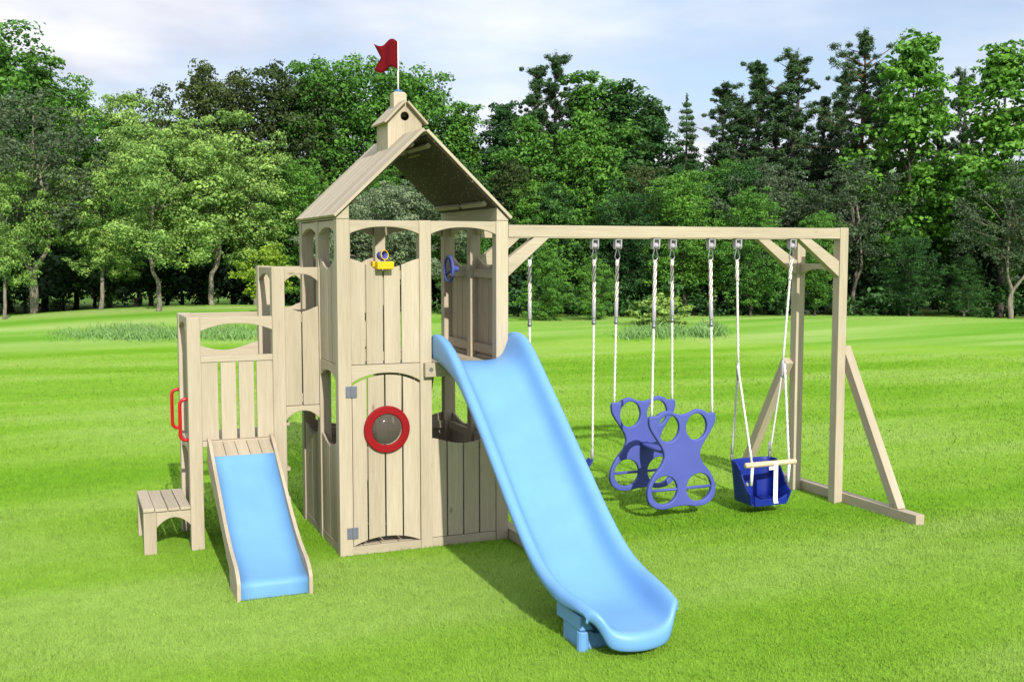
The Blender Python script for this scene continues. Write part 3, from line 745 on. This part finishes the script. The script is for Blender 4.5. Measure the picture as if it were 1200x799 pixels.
def bark(name, a, b):
    N = NT(name); tc = N.n('ShaderNodeTexCoord'); mp = N.n('ShaderNodeMapping'); mp.inputs['Scale'].default_value=(9,9,1.6); N.l(tc.outputs['Object'],mp.inputs[0])
    no = N.n('ShaderNodeTexNoise', i_Scale=1.6, i_Detail=6., i_Roughness=.7); N.l(mp.outputs[0],no.inputs[0])
    r = N.ramp(no.outputs[0], [(.35,a),(.65,b)]); N.l(r.outputs[0],N.b.inputs['Base Color']); N.b.inputs['Roughness'].default_value=.9
    N.bump(no.outputs[0],.6,.03); return N.m
BARK = bark('grey_bark',(.07,.063,.048),(.25,.22,.17)); PBARK = bark('reddish_pine_bark',(.06,.032,.018),(.17,.088,.045)); DBARK = bark('dark_bark',(.022,.018,.014),(.07,.058,.045))

def leaves(clumps, size, asp=.55, flat=.0, up=.25, shell=.55, tintz=.35, upb=.0):
    """many leaf-sized bent quads; clumps = [(centre, radii, count)]"""
    P=[];T=[];O=[]
    for c,r,k in clumps:
        d = rng.normal(size=(k,3)); d /= np.linalg.norm(d,axis=1,keepdims=True)+1e-9
        d[:,2] = np.where(rng.random(k)<upb, np.abs(d[:,2]), d[:,2])
        rad = shell+(1-shell)*rng.random((k,1)); rad = np.where(rng.random((k,1))<.15, rng.random((k,1)), rad)*(1+.18*rng.normal(size=(k,1))*(rng.random((k,1))<.3))
        p = np.array(c)+d*rad*np.array(r); P.append(p); O.append(d)
        T.append(np.clip(.5+tintz*d[:,2]+rng.normal(0,.14,k)+rng.normal(0,.17),0,1))  # light painted into the tint: clump tops paler, undersides darker
    P=np.concatenate(P);O=np.concatenate(O);T=np.concatenate(T); n=len(P)
    nrm = O*(1-up)+rng.normal(size=(n,3))*.45+np.array([0,0,up]); nrm/=np.linalg.norm(nrm,axis=1,keepdims=True)
    t = rng.normal(size=(n,3)); t -= nrm*np.sum(t*nrm,1,keepdims=True); t/=np.linalg.norm(t,axis=1,keepdims=True)
    b = np.cross(nrm,t); s = size*(.6+.8*rng.random((n,1)))
    V = np.empty((n,4,3)); bend = nrm*s*.18
    V[:,0]=P-t*s*.5-bend; V[:,1]=P+b*s*asp*.5; V[:,2]=P+t*s*.5-bend; V[:,3]=P-b*s*asp*.5
    me = fast_mesh('crown', V.reshape(-1,3), np.arange(n*4), np.full(n,4))
    a = me.attributes.new('tint','FLOAT','POINT'); a.data.foreach_set('value', np.repeat(T,4).astype(np.float32))
    return me
def limb(m, a, b, r0, r1, wob=.12, n=6):
    a,b = Vector(a),Vector(b); pts=[]
    off = [Vector((random.uniform(-1,1),random.uniform(-1,1),0))*wob*(b-a).length*.25 for _ in range(n+1)]; off[0]=off[-1]=Vector()
    for i in range(n+1): pts.append(a.lerp(b,i/n)+off[i])
    m.tube(pts,[r0+(r1-r0)*i/n for i in range(n+1)],7)

PROTO = {}; HREF = {}
def proto(key, crown_me, trunk_mb, lm, bk):
    tm = trunk_mb; me = bpy.data.meshes.new('trunk'); me.from_pydata(tm.v,[],tm.f); me.polygons.foreach_set('use_smooth',[True]*len(me.polygons)); me.materials.append(bk)
    crown_me.materials.append(lm); PROTO[key]=(crown_me, me)
    co = np.empty(len(crown_me.vertices)*3,np.float32); crown_me.vertices.foreach_get('co',co); HREF[key] = float(np.percentile(co[2::3],99.7))
def broad(key, H, base, rx, lm, size, nclump=52, per=190, cr=.16, seed=0, forks=1, lean=0., bk=None, shape='round', r0=.11, gap=.0, asp=.6):
    """leafy tree H tall: crown from 'base' up, half-width rx"""
    random.seed(seed); cl=[]; tr=MB(); hc=(H-base)/2; zc=base+hc
    tops=[]
    for i in range(nclump):
        ga = i*2.39996+random.uniform(-.35,.35); zz = 1-2*(i+.5)/nclump
        if shape=='round': rr = math.sqrt(max(0,1-abs(zz)**2.4))
        elif shape=='cone': rr = (1-(zz+1)/2)**.75*1.05
        elif shape=='spire': rr = min(1,1.35*(1-(zz+1)/2)**.6)*(.75+.35*math.sin(zz*7+seed))
        elif shape=='dome': rr = math.sqrt(max(0,1-max(0,zz)**2.2))*(1 if zz>-.75 else .8)
        else: rr = math.sqrt(max(0,1-abs(zz)**3))*(.62+.38*(1-zz)/2)
        f = random.uniform(.58,1.14) if i%4 else random.uniform(.1,.5)
        r = H*cr*random.uniform(.55,1.15)*(1 if shape!='cone' else .55+.5*rr)
        c = (rx*rr*f*math.cos(ga)+lean, rx*rr*f*math.sin(ga), zc+hc*.9*zz*random.uniform(.9,1.06))
        if random.random()<gap: continue
        kk = per*(r/(H*cr))**1.6
        cl.append((c,(r*.9,r*.9,r*.62),int(kk*.55))); tops.append(c)
        dv = Vector((c[0]-lean,c[1],(c[2]-zc)*.9+.25*H*.3)).normalized()
        for q in range(5):
            d2 = (dv+Vector((random.gauss(0,.6),random.gauss(0,.6),random.gauss(.1,.45)))).normalized(); r2 = r*random.uniform(.22,.5)
            c2 = Vector(c)+d2*r*random.uniform(.7,1.35)
            cl.append((tuple(c2),(r2,r2,r2*.8),int(kk*.13*(r2/r/.36)**1.5)))
    for fk in range(forks):
        a = random.uniform(0,6.28); sp_ = (.0 if forks==1 else .11*H)
        s0 = Vector((0,0,-.1)); k1 = Vector((lean*.35,0,base*.55)) if forks>1 else Vector((lean*.5,random.uniform(-.1,.1),base*.9))
        k2 = Vector((lean*.8+sp_*math.cos(a+fk*math.pi),.4*sp_*math.sin(a+fk*math.pi),base*1.15)); k3 = Vector((lean+.3*sp_*math.cos(a),0,zc+hc*.45))
        pts = catmull([tuple(s0),tuple(k1),tuple(k2),tuple(k3)],5,False); q=len(pts)
        tr.tube([Vector(p)+Vector((.02*math.sin(i*1.3),.02*math.cos(i*1.7),0)) for i,p in enumerate(pts)],[r0*(1.35 if i==0 else 1)*(1-.8*i/q) for i in range(q)],8)
    for c in random.sample(tops,min(14,len(tops))):
        zz = max(base*.95,min(c[2]-.4,zc)); limb(tr,(lean*.8,0,zz*.92),c,r0*.32,.012)
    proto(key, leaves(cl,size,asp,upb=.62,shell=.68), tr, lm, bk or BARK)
def pine(key, H, seed, bare=.5, spread=1.25, trunk=PBARK, dense=1.):
    random.seed(seed); cl=[]; tr=MB()
    pts=[(.05*math.sin(i*.9),.05*math.cos(i*1.1),H*i/10-.1*(i==0)) for i in range(11)]
    tr.tube(pts,[.14*(1-.085*i) for i in range(11)],8)
    z=H*bare; ph=random.uniform(0,6)
    while z<H*.985:
        t=(z-H*bare)/(H*(1-bare)); R_=spread*((1-t)**.62)*(.85+.25*math.sin(z*2.9+ph))*random.uniform(.5,1.15)+.08
        for k in range(random.randint(2,3)):
            a=random.uniform(0,6.28); rr=R_*random.uniform(.4,1.25); e=(rr*math.cos(a),rr*math.sin(a),z+rr*random.uniform(.05,.75))
            limb(tr,(0,0,z-.05),e,.028,.006,.25,4)
            for q in (1.,.78,.5,.25):
                if random.random()<.2: continue
                s_=random.uniform(.10,.27)*(.7+.4*(1-t)); cl.append(((e[0]*q+random.uniform(-.12,.12),e[1]*q+random.uniform(-.12,.12),z+(e[2]-z)*q+random.uniform(-.05,.14)),(s_,s_,s_*.8),int(70*dense)))
        z+=random.uniform(.10,.27)*H/9
    cl.append(((0,0,H*.985),(.12,.12,.25),60))
    proto(key, leaves(cl,.13,.2,up=.3,shell=.25,tintz=.25), tr, LM['pine'], trunk)
def spruce(key,H,seed,wid=1.2,lm='pine'):
    random.seed(seed); cl=[]; tr=MB(); tr.tube([(0,0,-.1),(0,0,H*.5),(0,0,H)],[.12,.07,.01],7); z=H*.1
    while z<H*.97:
        t=z/H; R_=wid*(1-t)**.85
        for k in range(int(4+6*(1-t))):
            a=random.uniform(0,6.28); f=random.uniform(.55,1.05); s_=.16+.24*(1-t)
            cl.append(((R_*f*math.cos(a),R_*f*math.sin(a),z-.16*f*R_),(s_,s_,s_*.6),int(70)))
        z+=.24
    cl.append(((0,0,H*.98),(.05,.05,.2),40))
    proto(key, leaves(cl,.16,.25,up=.2,shell=.3,tintz=.3), tr, LM[lm], DBARK)
broad('light_a',7.,2.0,2.05,LM['light'],.115,44,640,.13,1,2,bk=BARK,gap=.22)
broad('light_b',7.,2.3,1.85,LM['light'],.115,42,620,.135,2,1,.5,bk=BARK,gap=.22)
broad('mid_a',7.5,1.0,2.0,LM['mid'],.115,54,560,.125,3,1,bk=DBARK)
broad('mid_b',7.5,1.4,1.7,LM['mid'],.115,48,560,.13,4,1,.3,bk=DBARK,shape='egg')
broad('deep_a',7.5,.7,2.1,LM['deep'],.115,54,520,.125,5,1,bk=DBARK)
broad('deep_b',7.5,1.2,1.8,LM['deep'],.115,48,520,.13,6,2,bk=BARK,shape='egg')
broad('brown_a',8.,1.2,1.8,LM['brown'],.12,60,420,.105,7,1,bk=DBARK,gap=.1)
broad('grey_a',5.,.8,1.7,LM['grey'],.085,50,520,.12,8,2,bk=BARK)
broad('slate_a',7.,2.3,1.9,LM['slate'],.105,54,420,.11,9,2,bk=BARK,gap=.12)
broad('big_a',8.5,2.2,1.5,LM['big'],.15,60,260,.085,10,1,bk=DBARK,gap=.14,asp=.7,shape='spire')
broad('tall_a',8.5,1.5,1.15,LM['deep'],.115,58,420,.075,31,1,bk=DBARK,gap=.1,shape='spire')
broad('tall_b',8.5,1.5,1.25,LM['mid'],.115,58,420,.08,32,1,bk=DBARK,gap=.1,shape='spire')
broad('cone_a',7.,.5,1.6,LM['mid'],.11,58,480,.12,12,1,bk=DBARK,shape='cone')
broad('round_a',3.4,.1,1.15,LM['mid'],.075,44,520,.13,13,1,bk=DBARK,shape='egg',r0=.05)
broad('bush_a',1.2,-.1,.95,LM['light'],.075,40,300,.2,14,1,bk=DBARK,shape='dome',r0=.03)
broad('lime_a',3.2,1.0,.75,LM['lime'],.10,30,150,.10,15,1,.15,bk=DBARK,r0=.035,gap=.15)
pine('pine_a',9.5,21,.48,1.9,dense=1.2); pine('pine_b',9.,22,.3,1.75,DBARK,1.4); pine('pine_c',9.,23,.25,1.9,DBARK,1.5)
spruce('spruce_a',8.5,24)
NAMES = dict(pine_a='pine_tree',pine_b='pine_tree',pine_c='pine_tree',spruce_a='spruce_tree',bush_a='round_bush',lime_a='young_tree')
def tree(key, px, D, ytop, label, group=None, wide=1., rz=None, name=None):
    x,y = spot(px,D); gz = float(hills(np.array([x]),np.array([y]))[0])
    H = 2.262+(295.5-ytop)*D/FPX*1.003-gz; s = H/HREF[key]
    o = empty(name or NAMES.get(key,'broadleaf_tree'),(x,y,gz),random.uniform(0,6.28) if rz is None else rz,(s*wide,s*wide,s),label,
              'bush' if key=='bush_a' else 'tree',group)
    cm,tm = PROTO[key]
    link('trunk',tm,o); link('crown',cm,o)
    return o
random.seed(99)
V1 = [ # front of the wood and trees one can single out
 ('slate_a',40,34,112,'dull grey green tree at far left with two thin pale trunks',1.15),
 ('light_b',4,32,178,'pale yellow green branchy tree cut by the left edge of the photo',.8),
 ('light_b',118,34,172,'light green tree on a leaning pale trunk, left of the forked trunk trees',1.0),
 ('light_a',186,33,150,'bright light green tree with a thick forked trunk on the left mound',1.05),
 ('light_a',248,35,138,'tall light green tree with a V shaped trunk behind the toddler deck',1.1),
 ('light_b',300,36,158,'light green tree with a slim trunk just left of the tower roof',1.0),
 ('mid_a',352,37,190,'mid green tree half hidden by the left slope of the tower roof',1.),
 ('lime_a',312,30.5,286,'small lime yellow sapling beside the middle deck',1.25),
 ('grey_a',425,35,222,'pale grey green bushy tree seen under the tower roof, left one',1.1),
 ('grey_a',482,36,214,'pale grey green bushy tree seen under the tower roof, right one',1.1),
 ('mid_b',545,37,225,'mid green tree behind the right roof panel',1.1),
 ('round_a',640,33,287,'small rounded light green tree behind the left belt swing rope',.95),
 ('round_a',697,33.5,300,'smaller rounded green tree behind the right belt swing rope',1.0),
 ('bush_a',775,31,344,'round variegated bush standing on the far lawn behind the glider ropes',1.35),
 ('deep_a',735,37,212,'dark green tree above the glider ropes',1.1),
 ('mid_b',805,36,205,'mid green tree behind the infant swing hanger',1.1),
 ('mid_a',880,35,222,'bright mid green tree behind the swing frame knee brace',1.),
 ('mid_b',955,35.5,250,'mid green tree between the two swing frame posts',1.0),
 ('slate_a',1000,37,190,'grey green tree with leaning pale trunk beyond the end post',1.1),
 ('slate_a',905,38,196,'dull grey green tree rising behind the swing beam end',1.1),
 ('deep_a',1065,35,268,'low wide dark green tree right of the end post',1.15),
 ('deep_b',1130,34.5,300,'dark low tree at the right, in front of the taller maples',1.2),
 ('slate_a',1185,34,195,'dull tree with a thin leaning trunk at the right edge',1.1),
 ('brown_a',600,39,192,'bronze dark tree just right of the tower roof',1.1),
 ('mid_a',1020,38,232,'mid green tree behind the swing end post top',1.),
]
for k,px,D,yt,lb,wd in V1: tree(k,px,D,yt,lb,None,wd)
V2 = [ # skyline trees
 ('mid_b',12,41,44,'tall green tree filling the top left corner',1.3),
 ('tall_b',52,42,72,'narrow green tree beside the top left corner tree',1.2),
 ('mid_a',88,43,100,'green tree stepping down from the top left corner tree',1.0),
 ('light_a',128,43,112,'pale green skyline top left of a second pale top',.9),
 ('light_a',176,43,116,'pale green skyline top just left of the bronze trees',.9),
 ('brown_a',240,41,84,'bronze dark skyline tree at the left end of the tall clump',1.0),
 ('brown_a',288,42,92,'bronze dark skyline tree, middle of the bronze trees',.9),
 ('brown_a',335,41.5,84,'bronze dark skyline tree nearest the tower roof',1.0),
 ('tall_b',372,43,82,'narrow green skyline tree left of the red flag',1.3),
 ('mid_b',410,43,76,'tall green skyline tree just left of the red flag',1.0),
 ('mid_b',455,42,80,'tall green skyline tree directly behind the red flag',1.0),
 ('mid_a',495,43,96,'green skyline tree right of the flagpole',.9),
 ('tall_b',540,42,128,'pointed green tree in the dip of the skyline',1.3),
 ('tall_a',592,42,126,'narrow dark tree at the left end of the central clump',1.3),
 ('pine_c',628,42,84,'dark pine left of the tallest pine in the central clump',1.),
 ('pine_b',650,42,70,'tallest dark pine of the central clump, right of the tower',1.1),
 ('cone_a',618,40,142,'bright pointed tree in front of the tall dark pines',1.1),
 ('cone_a',683,39.5,138,'bright pointed tree right of the tall dark pines',1.1),
 ('tall_b',690,42,94,'mid green spire in the central clump',1.5),
 ('tall_a',726,42,104,'dark spire above the glider swing',1.5),
 ('tall_a',762,43,122,'dark narrow tree ending the central clump',1.3),
 ('spruce_a',802,43,124,'lone spruce tip in the gap right of the central clump',1.),
 ('pine_b',846,42,104,'dark pine, lowest of three dark pines side by side',1.3),
 ('pine_c',885,42,80,'dark bushy pine, middle of three dark pines',1.3),
 ('pine_b',928,42,68,'dark pine, tallest of three dark pines',1.3),
 ('pine_c',962,43,118,'short dark pine between three dark pines and the bare trunked pine',1.0),
 ('pine_b',866,44,118,'dark pine behind the left gap of three dark pines',1.3),
 ('pine_b',906,44,112,'dark pine behind the right gap of three dark pines',1.3),
 ('pine_c',982,43,92,'dark pine just left of the bare trunked pine',1.1),
 ('pine_b',1030,43,84,'dark pine just right of the bare trunked pine',1.1),
 ('pine_c',1095,43,120,'low dark pine in the gap left of the thin dark pine',1.1),
 ('pine_a',1006,40,45,'tall pine with a bare reddish trunk and open top',1.1),
 ('big_a',1062,38,48,'tall bright leafy tree right of the bare trunked pine',1.15),
 ('pine_b',1122,41,88,'thin dark pine between two bright leafy trees',.9),
 ('big_a',1172,37,60,'bright leafy tree at the right edge of the skyline',1.3),
 ('big_a',1238,38,74,'bright leafy tree mostly beyond the right edge',1.2),
]
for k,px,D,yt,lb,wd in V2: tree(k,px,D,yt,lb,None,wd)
# filling trees of the second and last rows: nothing tells these apart
i=0
for px in range(-410,1640,48):
    k = ('deep_a','mid_b','deep_b','mid_a','brown_a')[i%5]; 
    yt = 205+18*math.sin(px*.021)+random.uniform(-14,14)
    nm = {'deep_a':'deep green leafy tree in the middle row of the wood','deep_b':'deep green leafy tree in the middle row of the wood','mid_a':'mid green leafy tree in the middle row of the wood','mid_b':'mid green leafy tree in the middle row of the wood','brown_a':'bronze green leafy tree in the middle row of the wood'}[k]
    tree(k,px+random.uniform(-14,14),39.5+random.uniform(-1,1),yt,nm,nm.split(' leafy')[0]+' trees in the middle row',1.05); i+=1
for px in range(-440,1660,54):
    k = ('deep_b','mid_a','deep_a')[i%3]; yt = 178+14*math.sin(px*.017+1)+random.uniform(-12,12)
    nm = ('mid' if k=='mid_a' else 'deep')+' green tree in the last row of the wood behind the others'
    tree(k,px+random.uniform(-14,14),46+random.uniform(-1,1),yt,nm,nm.split(' tree')[0]+' trees in the last row',1.15); i+=1
# undergrowth, with the shade under the crowns put into its leaf colour
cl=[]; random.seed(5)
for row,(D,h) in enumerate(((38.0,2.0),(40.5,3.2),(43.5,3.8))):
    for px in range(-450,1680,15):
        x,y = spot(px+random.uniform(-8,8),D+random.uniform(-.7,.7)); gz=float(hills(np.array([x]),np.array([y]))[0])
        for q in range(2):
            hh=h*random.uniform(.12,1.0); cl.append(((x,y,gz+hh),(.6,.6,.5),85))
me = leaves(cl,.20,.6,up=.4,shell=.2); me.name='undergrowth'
tag(link('undergrowth',me,None,LM['thick']),'tangled undergrowth under the crowns, leaf colour darkened for their shade','undergrowth',kind='stuff')
cl=[]
for px in range(330,1500,9):
    D=35.6+random.uniform(-.8,.8)+(px<420)*1.5; x,y=spot(px,D); hh=random.uniform(.15,1.25)*(1 if px>520 else .6)
    cl.append(((x,y,hh),(.42,.42,.34),75))
me = leaves(cl,.15,.6,up=.5,shell=.3); me.name='woodland_edge_scrub'
tag(link('woodland_edge_scrub',me,None,LM['deep']),'low dark green scrub along the foot of the wood','scrub',kind='stuff')
# rough grass tufts on the far lawn
def reeds(name,spots,label,n):
    P=[];T=[]
    for px,D,sx,sd,cnt,h in spots:
        for _ in range(cnt):
            a=rng.normal(0,1); x,y=spot(px+a*sx,D+rng.normal(0,sd)); z=float(hills(np.array([x]),np.array([y]))[0]); hh=h*(.5+.7*rng.random())*math.exp(-.18*a*a)
            ang=rng.random()*6.28; w=.006; lx,ly=rng.normal(0,.35*hh,2)
            P+= [(x-w*math.cos(ang),y-w*math.sin(ang),z-.02),(x+w*math.cos(ang),y+w*math.sin(ang),z-.02),(x+lx*.5+w*.5,y+ly*.5,z+hh*.7),(x+lx,y+ly,z+hh)]; T+= [rng.random()]*4
    V=np.array(P); me=fast_mesh(name,V,np.arange(len(V)),np.full(len(V)//4,4)); a=me.attributes.new('tint','FLOAT','POINT'); a.data.foreach_set('value',np.array(T,dtype=np.float32))
    tag(link(name,me,None,LM['reed']),label,'rough grass',kind='stuff')
reeds('rough_grass',[(160,28.6,36,.6,3600,.20),(265,28.6,28,.6,2200,.20),(85,28.6,22,.6,600,.11)],'pale green rough grass band below the left mound',0)
reeds('rough_grass',[(775,28.6,26,.5,1700,.22),(832,28.6,11,.5,1000,.28),(742,28.2,10,.5,600,.18)],'pale green rough grass patch behind the glider ropes',0)

# ------------------------------------------------------------------ sky and sun
EL = 31; travel = Vector((.052,1,-math.tan(R(EL))*1.0)).normalized()
w = bpy.data.worlds.new('World'); SC.world = w; w.use_nodes = True; t = w.node_tree; bg = t.nodes['Background']
sky = t.nodes.new('ShaderNodeTexSky'); sky.sky_type='NISHITA'; sky.sun_disc=False; sky.sun_elevation=R(EL); sky.sun_rotation=math.atan2(-travel.x,-travel.y); sky.air_density=1.; sky.dust_density=.6; sky.ozone_density=1.5
tc = t.nodes.new('ShaderNodeTexCoord'); sx = t.nodes.new('ShaderNodeSeparateXYZ'); t.links.new(tc.outputs['Generated'],sx.inputs[0])
def mth(op,a,b=None):
    x=t.nodes.new('ShaderNodeMath'); x.operation=op
    for i,v in enumerate((a,b)):
        if v is None: continue
        if hasattr(v,'is_linked'): t.links.new(v,x.inputs[i])
        else: x.inputs[i].default_value=v
    return x.outputs[0]
zz = mth('ADD',mth('MAXIMUM',sx.outputs[2],0.),.16); cv = t.nodes.new('ShaderNodeCombineXYZ')
t.links.new(mth('DIVIDE',sx.outputs[0],zz),cv.inputs[0]); t.links.new(mth('DIVIDE',sx.outputs[1],zz),cv.inputs[1])
no = t.nodes.new('ShaderNodeTexNoise'); no.inputs['Scale'].default_value=.62; no.inputs['Detail'].default_value=7; no.inputs['Roughness'].default_value=.52; t.links.new(cv.outputs[0],no.inputs[0])
cr = t.nodes.new('ShaderNodeValToRGB'); cr.color_ramp.elements[0].position=.33; cr.color_ramp.elements[1].position=.55; t.links.new(no.outputs[0],cr.inputs[0])
n2 = t.nodes.new('ShaderNodeTexNoise'); n2.inputs['Scale'].default_value=1.3; n2.inputs['Detail'].default_value=6; t.links.new(cv.outputs[0],n2.inputs[0])
cc = t.nodes.new('ShaderNodeValToRGB'); e=cc.color_ramp.elements; e[0].position=.35; e[0].color=(4.0,4.3,5.2,1); e[1].position=.62; e[1].color=(7.0,7.0,7.3,1); t.links.new(n2.outputs[0],cc.inputs[0])
# clouds thin only slightly overhead
fz = t.nodes.new('ShaderNodeMapRange'); fz.inputs['From Min'].default_value=.25; fz.inputs['From Max'].default_value=.75; fz.inputs['To Min'].default_value=1.; fz.inputs['To Max'].default_value=.9; t.links.new(sx.outputs[2],fz.inputs[0])
fac = mth('MULTIPLY',cr.outputs[0],fz.outputs[0])
skm = t.nodes.new('ShaderNodeMix'); skm.data_type='RGBA'; skm.inputs[0].default_value=.45; t.links.new(sky.outputs[0],skm.inputs[6]); skm.inputs[7].default_value=(3.6,4.4,6.0,1)
hi = t.nodes.new('ShaderNodeMapRange'); hi.inputs['From Min'].default_value=.24; hi.inputs['From Max'].default_value=.65; hi.inputs['To Min'].default_value=1.; hi.inputs['To Max'].default_value=1.6; t.links.new(sx.outputs[2],hi.inputs[0])  # overhead clouds brightened to add fill light on decks and shaded walls
cb = t.nodes.new('ShaderNodeVectorMath'); cb.operation='SCALE'; t.links.new(cc.outputs[0],cb.inputs[0]); t.links.new(hi.outputs[0],cb.inputs['Scale'])
mx = t.nodes.new('ShaderNodeMix'); mx.data_type='RGBA'; t.links.new(fac,mx.inputs[0]); t.links.new(skm.outputs[2],mx.inputs[6]); t.links.new(cb.outputs[0],mx.inputs[7])
t.links.new(mx.outputs[2],bg.inputs[0]); bg.inputs[1].default_value=.115
sd = bpy.data.lights.new('sun','SUN'); so = bpy.data.objects.new('sun',sd); COL.objects.link(so); sd.energy=4.5; sd.angle=R(.6); sd.color=(1,.955,.87)
so.rotation_euler = travel.to_track_quat('-Z','Y').to_euler(); so.location=(-5,-12,12)
vs = SC.view_settings; vs.view_transform='Standard'; vs.look='None'; vs.exposure=.45; vs.gamma=1
SC.cycles.max_bounces=6; SC.cycles.diffuse_bounces=3; SC.cycles.transmission_bounces=3; SC.cycles.use_denoising=True
